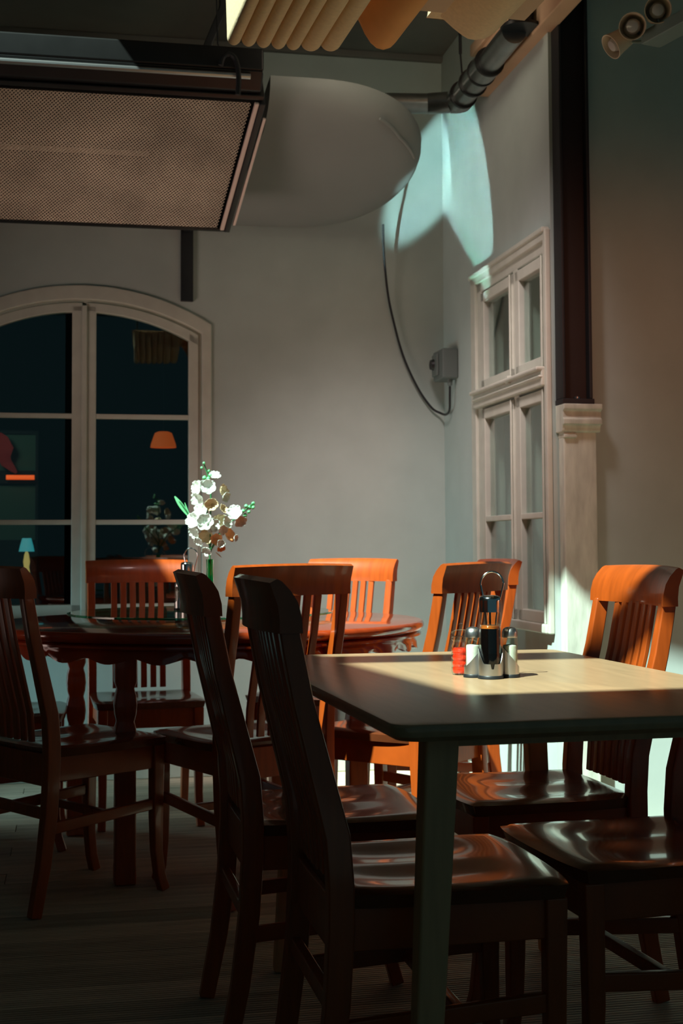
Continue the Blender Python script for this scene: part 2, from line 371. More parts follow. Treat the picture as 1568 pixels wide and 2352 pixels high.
bm = BM(); q1 = inroom(0, 1110, 1.6).z; q2 = inroom(0, 1080, 1.6).z; bx(bm, -.02, .5, -.03, 0, q1, q2); obj('shelf', bm, M['void'], t)
bm = BM(); bx(bm, .5, .515, -.03, .02, 0, a.z+.02); bx(bm, -.02, .5, -.03, .02, a.z, a.z+.02); bx(bm, -.02, .5, -.02, .02, 0, b_.z); obj('frame', bm, M['void'], t)
a = inroom(14, 1103, 1.58); b_ = inroom(79, 1090, 1.58)
bm = BM(); tube(bm, [(0, 0, 0), (b_.x-a.x, 0, 0)], .013, 12); t = tag(obj('neon_tube', bm, M['lit_red'], smooth=True), 'red-orange glowing tube low in the left half of the arched window', 'lamp')
t.location = RM @ ((a+Vector((a.x, a.y, b_.z)))/2); t.rotation_euler = (0, 0, RA)
bm = BM(); pth = [(-6, 1000), (6, 1012), (14, 1030), (8, 1048), (14, 1062), (26, 1074), (38, 1086)]
c0 = inroom(0, 1086, 1.55)
sweep(bm, [inroom(x, y, 1.55+.01*math.sin(i*2))-c0 for i, (x, y) in enumerate(pth)], [.05, .07, .08, .075, .06, .04, .015], .012, Vector((1, 0, .3)))
t = tag(obj('scarf', bm, M['redcloth'], smooth=60), 'dark red cloth hanging above the glowing tube behind the arched window', 'cloth'); t.location = RM @ c0; t.rotation_euler = (0, 0, RA)
p = inroom(61, 1290, 1.5)
t = roomthing('table_lamp', 'small cyan-shaded table lamp behind the lower left pane of the arched window', 'lamp', (p.x, p.y, 0))
zt = p.z
bm = BM(); lathe(bm, [(.042, zt+.055), (.036, zt+.085), (.024, zt+.128), (0, zt+.128)], 24); obj('lamp_shade', bm, M['lit_cyan'], t, smooth=True)
bm = BM(); lathe(bm, [(.0, 0), (.09, .0), (.09, .02), (.012, .04), (.008, zt-.14), (.016, zt-.12), (.022, zt-.08), (.014, zt-.03), (.018, zt), (.012, zt+.04), (.004, zt+.06), (0, zt+.06)], 20); obj('base', bm, M['lit_yellow'], t, smooth=True)

# ------------------------------------------------------------------ side window (window_2) on the right wall; x<0 is the room
w2 = struct(roomempty('window_2'))
bm = BM(); bx(bm, -.022, .0, -.575, -.509, .70, 2.177); bx(bm, -.022, .0, -1.437, -.509, 2.135, 2.177); bx(bm, -.022, 0, -1.455, -1.437+.012, .70, 2.177); bx(bm, -.03, 0, -1.445, -.50, 2.165, 2.185)
obj('architrave', bm, M['trim'], w2, bevel=.005)
bm = BM(); bx(bm, -.01, .09, -.628, -.56, .70, 2.14); bx(bm, -.01, .09, -1.437, -1.418, .70, 2.14); bx(bm, -.01, .09, -1.437, -.56, 2.095, 2.14)
bx(bm, -.01, .09, -1.11, -1.05, .70, 2.1); obj('window_frame', bm, M['trim'], w2, bevel=.005)
bm = BM(); bx(bm, -.035, .09, -1.437, -.575, 1.600, 1.668); bx(bm, -.055, .0, -1.437, -.585, 1.655, 1.672); bx(bm, -.045, .0, -1.437, -.585, 1.628, 1.640); obj('transom', bm, M['trim'], w2, bevel=.006)
bm = BM(); bx(bm, -.030, .09, -1.437, -.56, .700, .735); obj('window_sill', bm, M['trim'], w2, bevel=.006)
def cas2(ya, yb, za, zb, munt):
    bm = BM(); st = .043; x0, x1 = -.018, .03
    bx(bm, x0, x1, ya, ya+st, za, zb); bx(bm, x0, x1, yb-st, yb, za, zb); bx(bm, x0, x1, ya, yb, za, za+st); bx(bm, x0, x1, ya, yb, zb-st, zb)
    bx(bm, x0-.008, x0, ya+.006, ya+.018, za, zb)
    c = obj('casement', bm, M['trim'], w2, bevel=.004)
    if munt:
        bm = BM(); bx(bm, x0, x1, ya+st, yb-st, munt-.011, munt+.011); obj('muntin', bm, M['trim'], c, bevel=.003)
    bm = BM(); bx(bm, .004, .008, ya+st-.005, yb-st+.005, za+st-.005, zb-st+.005); obj('pane', bm, M['pane'], c)
for ya, yb in ((-1.060, -.645), (-1.425, -1.100)):
    cas2(ya, yb, .735, 1.592, 1.131); cas2(ya, yb, 1.672, 2.085, None)
bm = BM(); box(bm, (-.035, -1.075, 1.665), (.03, .035, .03)); obj('window_catch', bm, M['trim'], w2, bevel=.004)
for k, (ya, yb) in enumerate(((-1.04, -.60), (-1.437, -1.10))):
    bm = BM(); n = 90; vs_ = [[bm.verts.new((.17+.012*math.sin(i*1.1+k)+.006*math.sin(i*.37), ya+(yb-ya)*i/n, z)) for i in range(n+1)] for z in (.72, 2.14)]
    for i in range(n): bm.faces.new((vs_[0][i], vs_[0][i+1], vs_[1][i+1], vs_[1][i]))
    c = obj('curtain', bm, M['curtain'], smooth=60); sm = c.modifiers.new('s', 'SOLIDIFY'); sm.thickness = .001
    c.location = K; c.rotation_euler = (0, 0, RA); tag(c, ['pale green pleated curtain behind the window panes nearer the room corner', 'pale green pleated curtain behind the window panes beside the dark column'][k], 'curtain', 'curtains in the side window')
bm = BM(); bx(bm, .24, .26, -1.437, -.56, .72, 2.14); struct(room('trim_4', bm, M['dimgreen']))

# ------------------------------------------------------------------ steel column on a plaster pilaster
t = roomthing('steel_column', 'dark iron channel column standing on the pilaster beside the window', 'column', (.07, -1.50, 1.525))
H = CEIL-1.525
bm = BM(); bx(bm, -.058, -.046, -.03, .045, .02, H); obj('flange', bm, M['iron'], t, bevel=.003)
bm = BM(); bx(bm, .044, .056, -.03, .045, .02, H); obj('flange', bm, M['iron'], t, bevel=.003)
bm = BM(); bx(bm, -.046, .044, .0, .012, .02, H); obj('web', bm, M['redlead'], t)
bm = BM(); bx(bm, .056, .064, .02, .045, .0, H); obj('sealant_edge', bm, M['rust'], t)
bm = BM(); bx(bm, -.06, .062, -.032, .045, 0, .02); obj('base_plate', bm, M['iron'], t, bevel=.003)
bm = BM(); lathe(bm, [(0, 0), (.012, 0), (.012, .006), (0, .010)], 14, c=(-.002, -.02, .02)); obj('bolt', bm, M['steel'], t, smooth=True)
t = struct(roomempty('trim_5', (.083, -1.455, 0)))
bm = BM(); bx(bm, -.063, .063, -.055, 0, 0, 1.44); obj('pilaster_shaft', bm, M['stain'], t, bevel=.006)
bm = BM()
prof = [(0, 1.425), (-.060, 1.425), (-.066, 1.432), (-.066, 1.440), (-.072, 1.452), (-.084, 1.452), (-.084, 1.470), (-.074, 1.476), (-.074, 1.500), (-.088, 1.506), (-.088, 1.525), (0, 1.525)]
prism(bm, [(-.072, y, z) for y, z in prof], (.146, 0, 0)); bx(bm, -.064, -.016, -.066, 0, 1.405, 1.418)
obj('pilaster_capital', bm, M['stain'], t, bevel=.003)

# ------------------------------------------------------------------ socket box, cable, bracket
t = roomthing('socket_box', 'grey switch box on the window wall by the room corner', 'electrical box', (-.0, -.155, 1.84))
bm = BM(); bx(bm, -.075, 0, -.09, .075, -.065, .072); obj('body', bm, M['boxgrey'], t, bevel=.008)
bm = BM(); bx(bm, -.085, -.074, -.03, .06, -.045, .055); obj('cover', bm, M['boxgrey'], t, bevel=.004)
bm = BM(); lathe(bm, [(0, 0), (.03, 0), (.026, .016), (0, .018)], 20, c=(-.02, .075, .0), axis=Vector((0, 1, 0))); lathe(bm, [(0, 0), (.026, 0), (.022, .014), (0, .016)], 20, c=(-.085, .03, .01), axis=Vector((-1, 0, 0))); obj('dial', bm, M['black'], t, smooth=True)
bm = BM(); lathe(bm, [(0, -.03), (.010, -.03), (.014, 0), (0, 0)], 14, c=(-.03, -.05, -.063)); obj('cable_gland', bm, M['boxgrey'], t, smooth=True)
def smoothpath(pts, n=8):
    P = [Vector(p) for p in pts]; P = [P[0]*2-P[1]] + P + [P[-1]*2-P[-2]]; out = []
    for i in range(1, len(P)-2):
        for k in range(n):
            t_ = k/n; a, b, c, d = P[i-1:i+3]
            out.append(.5*((2*b)+(c-a)*t_+(2*a-5*b+4*c-d)*t_*t_+(3*b-a-3*c+d)*t_**3))
    out.append(P[-2]); return out
cab = [(-.312, -.10, 2.50), (-.300, -.06, 2.38), (-.276, -.03, 2.20), (-.245, -.02, 2.06), (-.200, -.02, 1.90), (-.133, -.02, 1.756), (-.07, -.025, 1.665), (-.03, -.04, 1.637), (-.02, -.10, 1.625), (-.022, -.165, 1.64), (-.028, -.195, 1.70), (-.03, -.205, 1.744)]
bm = BM(); tube(bm, smoothpath([Vector(p)-Vector(cab[0]) for p in cab]), .0055, 8)
c = tag(obj('power_cable', bm, M['black'], smooth=True), 'black cable sagging from the grey hood to the switch box', 'cable'); c.location = RM @ Vector(cab[0]); c.rotation_euler = (0, 0, RA)
t = roomthing('wall_bracket', 'short black upright bracket on the wall under the heater', 'bracket', (-1.203, 0, 2.13))
bm = BM(); bx(bm, -.028, .028, -.02, 0, 0, .34); obj('wall_plate', bm, M['black'], t, bevel=.003)
bm = BM(); sweep(bm, [(0, -.01, .33), (0, -.30, .38)], .03, .03, Vector((1, 0, 0))); obj('arm', bm, M['black'], t, bevel=.003)

# ------------------------------------------------------------------ radiant heater with perforated grille
NE, FA = Vector((0, -1.05, 2.714)), Vector((0, -.50, 2.353))     # right edge, near/high to far/low
XR = -1.03
t = roomthing('radiant_heater', 'black ceiling heater with perforated metal grille in the upper left', 'heater', (XR, -.78, 2.53))
O = Vector((XR, -.78, 2.53))
d2 = (FA-NE).normalized(); LN = (FA-NE).length; nrm = Vector((0, -d2.z, d2.y)).normalized()   # nrm: up/back side
if nrm.z < 0: nrm = -nrm
SK = -.075            # the far end sits a little to the left
def hp(u, v, wv=0): return Vector((u + SK*v/LN + XR, 0, 0)) + NE + d2*v + nrm*wv - O
Wd = 1.9
bm = BM(); cs = .0142; nu, nv = int(Wd/cs), int(LN/(cs*.62)); vv = {}
for i in range(nu):
    for j in range(nv):
        u0 = -Wd + i*cs + (cs/2 if j % 2 else 0); v0 = (j+.5)*LN/nv; hv = LN/nv*.98
        # diamond cell: outer diamond, inner hole
        k = .56
        outv = [(u0, v0-hv), (u0+cs/2, v0), (u0, v0+hv), (u0-cs/2, v0)]
        inn = [(u0, v0-hv*k), (u0+cs/2*k, v0), (u0, v0+hv*k), (u0-cs/2*k, v0)]
        ov = []
        for q in outv:
            key = (round(q[0], 4), round(q[1], 4))
            if key not in vv: vv[key] = bm.verts.new(hp(min(q[0], 0), min(max(q[1], 0), LN)))
            ov.append(vv[key])
        iv = [bm.verts.new(hp(min(q[0], 0), min(max(q[1], 0), LN), .0015)) for q in inn]
        for q in range(4):
            try: bm.faces.new((ov[q], ov[(q+1) % 4], iv[(q+1) % 4], iv[q]))
            except ValueError: pass
obj('grille', bm, M['grille'], t)
bm = BM()
def quadbar(bm, u0, u1, v0, v1, w0, w1):
    P = [hp(u, v, w_) for w_ in (w0, w1) for u, v in ((u0, v0), (u1, v0), (u1, v1), (u0, v1))]
    V = [bm.verts.new(p_) for p_ in P]
    for f in ((0, 1, 2, 3), (7, 6, 5, 4), (0, 4, 5, 1), (1, 5, 6, 2), (2, 6, 7, 3), (3, 7, 4, 0)): bm.faces.new([V[i] for i in f])
quadbar(bm, -Wd, .03, -.02, LN+.01, .07, .12); quadbar(bm, -Wd, .03, -.035, -.012, -.005, .12); quadbar(bm, -Wd, .03, LN+.002, LN+.02, .0, .12)
obj('housing', bm, M['heater'], t, bevel=.004)
bm = BM(); quadbar(bm, .0, .016, 0, LN, -.012, .004); obj('end_trim', bm, M['pinktrim'], t, bevel=.002)
bm = BM(); quadbar(bm, .018, .040, -.005, LN+.005, -.018, .06); obj('end_cap', bm, M['black'], t, bevel=.003)
bm = BM(); quadbar(bm, .046, .058, .07, LN-.03, -.012, .0); obj('deflector_strip', bm, M['pinktrim'], t, bevel=.002)
bm = BM(); quadbar(bm, -Wd, -.35, LN*.44, LN*.48, .03, .045); obj('burner_tube', bm, M['grille'], t)
bm = BM(); bx(bm, XR-Wd-O.x, XR+.02-O.x, -1.16-O.y, -.86-O.y, 2.80-O.z, 2.885-O.z)
prism(bm, [(XR-Wd-O.x, -1.16-O.y, 2.80-O.z), (XR-Wd-O.x, -1.10-O.y, 2.74-O.z), (XR-Wd-O.x, -.86-O.y, 2.74-O.z), (XR-Wd-O.x, -.86-O.y, 2.80-O.z)], (Wd+.02, 0, 0)); obj('top_box', bm, M['heater'], t, bevel=.008)
bm = BM(); tube(bm, [(XR-Wd-O.x, -1.15-O.y, 2.778-O.z), (XR-.03-O.x, -1.15-O.y, 2.778-O.z)], .011, 10); obj('light_strip', bm, M['brushed'], t, smooth=True)
q = [inroom(x, y, -1.20)-O for x, y in ((507, 150), (512, 132), (524, 124), (538, 132), (546, 155), (548, 185), (546, 218))]
bm = BM(); tube(bm, smoothpath(q, 5), .010, 10); obj('hose', bm, M['black'], t, smooth=True)
a, b_ = inroom(512, 20, -.9)-O, inroom(462, 140, -.9)-O
bm = BM(); sweep(bm, [b_, a, a+Vector((0, 0, CEIL-O.z-a.z))], .05, .03, Vector((0, 1, 0))); obj('hanger', bm, M['black'], t, bevel=.003)
a, b_ = inroom(500, 100, -1.0)-O, inroom(506, 150, -1.0)-O
bm = BM(); tube(bm, [a+Vector((-.005, 0, .2)), a, a+Vector((.012, 0, -.03)), b_], .003, 6); obj('thin_cable', bm, M['black'], t)

# ------------------------------------------------------------------ grey rounded hood
t = roomthing('extractor_hood', 'large matt grey rounded hood beside the heater at the far wall', 'hood', (-.7, -.5, 2.62))
O = Vector((-.7, -.5, 2.62))
def hz(y): return 2.454 + (2.744-2.454)*(-.04-y)/.96
cx, cy, rx, ry = -.78, -.50, .53, .495
ol = [(-.962, cy-ry)]
for i in range(37):
    a = -math.pi/2 + math.pi*i/36
    ol.append((cx + rx*math.copysign(abs(math.cos(a))**.88, math.cos(a)), cy + ry*math.sin(a)))
ol.append((-1.03, cy+ry))
bm = BM(); layers = []
for inset, dz in ((.19, -.004), (.12, .002), (.065, .012), (.03, .028), (.010, .048), (.001, .072), (0, .10)):
    L_ = []
    for x, y in ol:
        vx, vy = x-cx, y-cy
        if x < cx: s = (0, -inset*math.copysign(1, vy))
        else: l = math.hypot(vx, vy); s = (-inset*vx/l, -inset*vy/l)
        X, Y = x+s[0], y+s[1]; L_.append(bm.verts.new(Vector((X, min(Y, -.006), hz(Y)+dz)) - O))
    layers.append(L_)
for a, b_ in zip(layers, layers[1:]):
    for i in range(len(a)-1): bm.faces.new((a[i], a[i+1], b_[i+1], b_[i]))
    bm.faces.new((a[-1], a[0], b_[0], b_[-1]))
bm.faces.new(layers[0][::-1]); bm.faces.new(layers[-1]); obj('hood_body', bm, M['hood'], t, smooth=40)
bm = BM(); rp = []
for i in range(7, 16):
    x, y = ol[i]; vx, vy = x-cx, y-cy; l = math.hypot(vx, vy); rp.append(Vector((x-.05*vx/l*(1-abs(i-11)/9), y-.05*vy/l*(1-abs(i-11)/9), hz(y)+.004)) - O)
tube(bm, rp, .006, 8); obj('seam_bead', bm, M['hood'], t, smooth=True)

# flue pipe: out of the hood, elbow at the wall, along the window wall towards the camera
O = Vector((-.20, -.62, 2.9))
t = roomthing('flue_pipe', 'shiny galvanised flue pipe with an elbow under the ceiling beam', 'pipe', O)
P1 = inroom(885, 237, -.62); P2 = inroom(985, 238, -.60); P3 = inroom(1050, 235, -.68)
P4 = inroom(1100, 180, -.95); P5 = inroom(1140, 128, -1.15); P6 = inroom(1180, 72, -1.42)
zz = 2.865
def nx(p_, z=None): q_ = Vector(p_)-O; return q_
bm = BM(); tube(bm, [nx(P1), nx(P2)], .042, 20); obj('straight_section', bm, M['steel'], t, smooth=True)
bm = BM(); tube(bm, [nx(P2), nx(P3)-Vector((.02, .0, 0))], .044, 20); tube(bm, [nx(P3)-Vector((.03, 0, 0)), nx(P3), nx(P3)+(nx(P4)-nx(P3))*.2], .047, 20); obj('elbow', bm, M['steel'], t, smooth=True)
D_ = (P6-P3)
for k, (a, b_, r_) in enumerate(((.05, .12, .058), (.12, .30, .050), (.30, .46, .052), (.46, .60, .056), (.60, 1.0, .0465))):
    bm = BM(); tube(bm, [nx(P3+D_*a), nx(P3+D_*b_)], r_, 22); obj('pipe_section', bm, M['steel'], t, smooth=True)
for a in (.12, .30, .46, .60):
    bm = BM(); tube(bm, [nx(P3+D_*(a-.008)), nx(P3+D_*(a+.008))], .0595, 22); obj('clamp_ring', bm, M['heater'], t, smooth=True)
bm = BM(); lathe(bm, [(0, 0), (.075, 0), (.075, .012), (.045, .02), (.045, CEIL-P6.z-.002), (0, CEIL-P6.z-.002)], 26, c=nx(P6)+Vector((.02, -.02, .0))); obj('ceiling_flange', bm, M['heater'], t, smooth=True)
r0 = inroom(1063, 195, -.8)-O
bm = BM(); tube(bm, [r0, r0+Vector((-.01, 0, .13))], .004, 6); tube(bm, [r0+Vector((-.01, 0, .13)), Vector((r0.x-.012, r0.y, CEIL-O.z))], .007, 6); obj('hanging_rod', bm, M['black'], t, smooth=True)

# ------------------------------------------------------------------ pleated awning under the skylight
yE = 3.40
A0 = at(517, 104, yE); AR = R(14); TD = Vector((-math.sin(AR), math.cos(AR), 0)); TS = Vector((math.cos(AR), math.sin(AR), 0))
t = thing('pleated_awning', 'beige retracted fabric awning hanging in long folds from the ceiling', 'awning', (A0.x, A0.y, A0.z), AR)
def lp(px, py):             # photo point on the awning's vertical end plane -> local (x, z)
    d = fwd + rt*((px-PXC)/F) - up*((py-PYC)/F); o = Vector((0, 0, HC)); k = (A0-o).dot(TD)/d.dot(TD); q = o + d*k - A0
    return q.dot(TS), q.z
def fold(m, prof, L=.62, yoff=0.0, ztop=.12):
    """long fold: cross-section prof (x, z), rounded off at its hanging end"""
    bm = BM(); cx_ = sum(p_[0] for p_ in prof)/len(prof); rows = []
    for dy, sx, sz in ((0, .35, .62), (-.003, .66, .82), (-.009, .86, .93), (-.018, .96, .98), (-.03, 1, 1), (-L, 1, 1)):
        row = [(cx_+(x-cx_)*sx, yoff+dy, ztop+(z-ztop)*sz) for x, z in prof]
        rows.append([bm.verts.new((prof[0][0], yoff+dy, ztop+.001))] + [bm.verts.new(p_) for p_ in row] + [bm.verts.new((prof[-1][0], yoff+dy, ztop+.001))])
    for a_, b_ in zip(rows, rows[1:]):
        for i in range(len(a_)-1): bm.faces.new((a_[i], a_[i+1], b_[i+1], b_[i]))
        bm.faces.new((a_[0], b_[0], b_[-1], a_[-1]))
    bm.faces.new(rows[0][::-1]); bm.faces.new(rows[-1])
    return obj('fold', bm, m, t, smooth=55)
edges = [517, 550, 584, 618, 652, 686, 731, 776]
for k in range(7):
    tipy = [111, 114, 117, 120, 122, 124, 124][k]
    x0, z0 = lp(edges[k]+1, tipy); x1, _ = lp(edges[k+1]-1, tipy); hw_ = (x1-x0)/2; z0 = z0
    fold(M['fabric'], [((x0+x1)/2+hw_*math.cos(math.pi*(1-i/12)), z0+.020-.020*math.sin(math.pi*i/12)) for i in range(13)])
fold(M['fabric_orange_bounce'], [lp(*q) for q in ((798, 20), (818, 55), (832, 85), (846, 106), (860, 118), (876, 122), (890, 118), (900, 108), (906, 90), (910, 60))])
fold(M['fabric'], [lp(*q) for q in ((978, 2), (984, 20), (1006, 46), (1032, 68), (1056, 86), (1072, 95), (1090, 98), (1110, 95), (1128, 84), (1142, 64), (1150, 40))])
bm = BM(); bx(bm, -.01, .80, -.62, -.05, .118, .135); obj('awning_board', bm, M['soffit'], t)
for yy in (-.12, -.55):
    for xx in (.02, .72):
        bm = BM(); tube(bm, [(xx, yy, .13), (xx, yy, CEIL-A0.z)], .006, 6); obj('hanging_rod', bm, M['iron'], t)

# ------------------------------------------------------------------ spot lamp rail
a, b_ = at(1493, 92, 4.28), at(1640, 12, 4.0); b_.z = a.z
t = thing('spotlight_rail', 'ceiling rail with three beige cup spotlights in the upper right corner', 'lamp', a)
ax = (b_-a).normalized(); sd_ = Vector((ax.y, -ax.x, 0))
bm = BM(); sweep(bm, [Vector((0, 0, 0)), b_-a], .075, .042, sd_); obj('rail', bm, M['spotbar'], t, bevel=.004)
bm = BM(); tube(bm, [(b_-a)*.9, (b_-a)*.9+Vector((0, 0, CEIL-a.z))], .01, 8); obj('hanging_rod', bm, M['iron'], t)
for (mx, my, dx, dirv) in ((1452, 60, 4.2, Vector((-.25, -1.0, -.30))), (1511, 22, 4.15, Vector((-.08, -1, -.22))), (1402, 108, 4.3, Vector((-.75, -.15, -.55)))):
    c = at(mx, my, dx)-a; dv = dirv.normalized()
    bm = BM(); lathe(bm, [(.0, -.085), (.020, -.085), (.032, -.07), (.037, -.03), (.043, 0), (.0405, 0), (.034, -.03), (.029, -.066), (0, -.07)], 26, c=c, axis=dv); s = obj('spotlight_shade', bm, M['beige'], t, smooth=True)
    bm = BM(); lathe(bm, [(0, -.066), (.012, -.062), (.014, -.05), (.024, -.03), (.025, -.018), (.018, -.004), (0, .001)], 18, c=c, axis=dv); obj('bulb', bm, M['bulb'], s, smooth=True)
    bm = BM(); e = c-dv*.05; g = Vector((ax*max(.01, e.dot(ax))))
    tube(bm, smoothpath([e, (e+g)/2+Vector((0, 0, -.01)), g], 4), .0055, 8); obj('swivel_arm', bm, M['spotbar'], s, smooth=True)

# ------------------------------------------------------------------ chairs
BP = [(-.250, 0), (-.222, .14), (-.204, .28), (-.197, .40), (-.197, .47), (-.203, .55), (-.222, .625), (-.241, .70), (-.259, .77), (-.276, .857), (-.281, .885)]
def make_chair(label):
    t = thing('dining_chair', label, 'chair', group='slatted mahogany dining chairs around the two tables')
    # seat: saddle shaped plate
    bm = BM(); n = 20; top = []; bot = []
    for i in range(n+1):
        rt_, rb = [], []
        for j in range(n+1):
            u = -1+2*i/n; v = -1+2*j/n
            # rounded-square mapping
            x = u*math.sqrt(1-.10*v*v*v*v*abs(u)); y = v*math.sqrt(1-.10*u*u*u*u*abs(v))
            hw = .196 + .014*(x+1)/2
            X = x*.200; Y = y*hw
            if u > .99: X += .006*(1-v*v)
            dip = .008*math.exp(-((abs(v)-.42)/.33)**2)*math.exp(-((u+.15)/.62)**4) + .003*math.exp(-(u+.2)**2*3)*math.exp(-v*v*2)
            edge = .007*max(0, (max(abs(u), abs(v))-.86)/.14)**2
            rt_.append(bm.verts.new((X, Y, .462-dip-edge))); rb.append(bm.verts.new((X*.97, Y*.97, .432)))
        top.append(rt_); bot.append(rb)
    for i in range(n):
        for j in range(n):
            bm.faces.new((top[i][j], top[i+1][j], top[i+1][j+1], top[i][j+1])); bm.faces.new((bot[i][j], bot[i][j+1], bot[i+1][j+1], bot[i+1][j]))
    for i in range(n):
        bm.faces.new((top[i][0], bot[i][0], bot[i+1][0], top[i+1][0])); bm.faces.new((top[i][n], top[i+1][n], bot[i+1][n], bot[i][n]))
        bm.faces.new((top[0][i], top[0][i+1], bot[0][i+1], bot[0][i])); bm.faces.new((top[n][i], bot[n][i], bot[n][i+1], top[n][i+1]))
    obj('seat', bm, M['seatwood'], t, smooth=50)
    for s in (-1, 1):
        bm = BM(); sweep(bm, [(x, s*.183, z) for x, z in BP], [.028, .030, .032, .032, .032, .032, .031, .030, .030, .029, .028], [.034, .038, .042, .044, .044, .043, .040, .037, .035, .034, .033]); obj('back_post', bm, M['mahogany_z'], t, bevel=.004)
        bm = BM(); sweep(bm, [(.196, s*.180, 0), (.181, s*.177, .05), (.172, s*.175, .12), (.170, s*.175, .22), (.172, s*.175, .432)], [.030, .029, .029, .032, .036], [.030, .029, .030, .034, .038]); obj('leg', bm, M['mahogany_z'], t, bevel=.004)
        bm = BM(); bx(bm, -.185, .16, s*.172-.010, s*.172+.010, .362, .434); obj('apron', bm, M['mahogany'], t, bevel=.003)
        bm = BM(); sweep(bm, [(-.205, s*.178, .235), (.168, s*.175, .258)], .018, .032); obj('stretcher', bm, M['mahogany'], t, bevel=.003)
    bm = BM(); bx(bm, .160, .180, -.165, .165, .362, .434); obj('apron', bm, M['mahogany'], t, bevel=.003)
    bm = BM(); bx(bm, -.205, -.185, -.170, .170, .350, .440); obj('apron', bm, M['mahogany'], t, bevel=.003)
    bm = BM(); bx(bm, -.218, -.198, -.172, .172, .262, .292); obj('stretcher', bm, M['mahogany'], t, bevel=.003)
    bm = BM(); bx(bm, .0, .02, -.172, .172, .232, .256); obj('stretcher', bm, M['mahogany'], t, bevel=.003)
    # slats follow the curve of the posts
    for k in range(6):
        y = -.0925+.037*k; off = -.010*(1-(y/.2)**2)
        bm = BM(); sweep(bm, [(x+off, y, z) for x, z in BP[4:]] , .0235, .011); obj('slat', bm, M['mahogany_z'], t, bevel=.002)
    # crest rail: concave towards the sitter, rolled back at the top
    prof = [(-.264, .880), (-.2655, .905), (-.272, .930), (-.283, .952), (-.298, .968), (-.306, .972), (-.318, .966), (-.312, .948), (-.305, .925), (-.302, .900), (-.302, .880)]
    bm = BM(); rings = []; n = 16
    for i in range(n+1):
        v = -1+2*i/n; y = v*.203; off = -.026*(1-v*v)+.004; dz = -.004*v*v
        rings.append([bm.verts.new((x+off, y, z+dz*(z > .93))) for x, z in prof])
    for a, b_ in zip(rings, rings[1:]):
        for k in range(len(prof)): bm.faces.new((a[k], a[(k+1) % len(prof)], b_[(k+1) % len(prof)], b_[k]))
    bm.faces.new(rings[0][::-1]); bm.faces.new(rings[-1]); obj('crest_rail', bm, M['mahogany'], t, smooth=45)
    return t
chairs = [
 ((.149, 2.440), 12, 'nearest dark chair with its back to the left of the pale table, in shadow'),
 ((-.030, 2.995), 12, 'dark chair just behind the nearest one at the left side of the pale table'),
 ((.425, 3.200), 193, 'chair at the far right of the pale table with crest rail half sunlit'),
 ((.552, 2.613), 195.5, 'shadowed chair at the near right of the pale table, only its seat and legs showing'),
 ((.165, 4.300), 145, 'chair seen from behind between the condiment set and the side window, its left post sunlit'),
 ((.290, 4.950), 194, 'orange sunlit chair partly hidden next to the side window'),
 ((-.105, 5.250), 240, 'fully sunlit orange chair against the far wall behind the round table'),
 ((-.745, 5.140), 285, 'chair under the arched window with only its right rail end sunlit'),
 ((-.312, 4.150), 125, 'chair with its back turned and bright top edge, in front of the round table'),
 ((-.803, 4.080), 44.6, 'dark chair at the left edge, turned towards the round table'),
 ((-1.170, 4.750), 10, 'dark chair left of the round table, only its seat corner showing')]
c0 = None
for (x, y), a, lab in chairs:
    if c0 is None: c0 = make_chair(lab); c0.location = (x, y, 0); c0.rotation_euler = (0, 0, R(a))
    else: dup(c0, (x, y, 0), R(a), lab)

# ------------------------------------------------------------------ pale rectangular table
TA = R(12.8)
t = thing('dining_table', 'rectangular pale oak table in the foreground with splayed square legs', 'table', (.3135, 2.7955, 0), TA)
hx, hy, rc = .395, .675, .035
def rrect(hx, hy, r, n=6):
    out = []
    for cx_, cy_, a0 in ((hx-r, hy-r, 0), (-hx+r, hy-r, 90), (-hx+r, -hy+r, 180), (hx-r, -hy+r, 270)):
        for i in range(n+1): a = R(a0+90*i/n); out.append((cx_+r*math.cos(a), cy_+r*math.sin(a)))
    return out
bm = BM(); L_ = []
for ins, z in ((.014, .722), (.003, .730), (0, .738), (0, .745), (.002, .749), (.005, .750)):
    L_.append([bm.verts.new((x, y, z)) for x, y in rrect(hx-ins, hy-ins, rc)])
for a, b_ in zip(L_, L_[1:]):
    for i in range(len(a)): bm.faces.new((a[i], a[(i+1) % len(a)], b_[(i+1) % len(a)], b_[i]))
bm.faces.new(L_[0][::-1]); bm.faces.new(L_[-1]); obj('tabletop', bm, M['oak'], t, smooth=30)
for sx in (-1, 1):
    for sy in (-1, 1):
        bm = BM(); X, Y = sx*(hx-.10), sy*(hy-.10)
        sweep(bm, [(X, Y, .722), (X+sx*.022, Y+sy*.012, .36), (X+sx*.045, Y+sy*.024, 0)], [.050, .044, .036], [.056, .048, .038], Vector((0, 1, 0))); obj('leg', bm, M['oakleg'], t, bevel=.006)
bm = BM(); bx(bm, -hx+.12, hx-.12, -hy+.10, -hy+.122, .700, .7225); bx(bm, -hx+.12, hx-.12, hy-.122, hy-.10, .700, .7225); bx(bm, -hx+.10, -hx+.122, -hy+.12, hy-.12, .700, .7225); bx(bm, hx-.122, hx-.10, -hy+.12, hy-.12, .700, .7225); obj('subframe', bm, M['oakleg'], t)

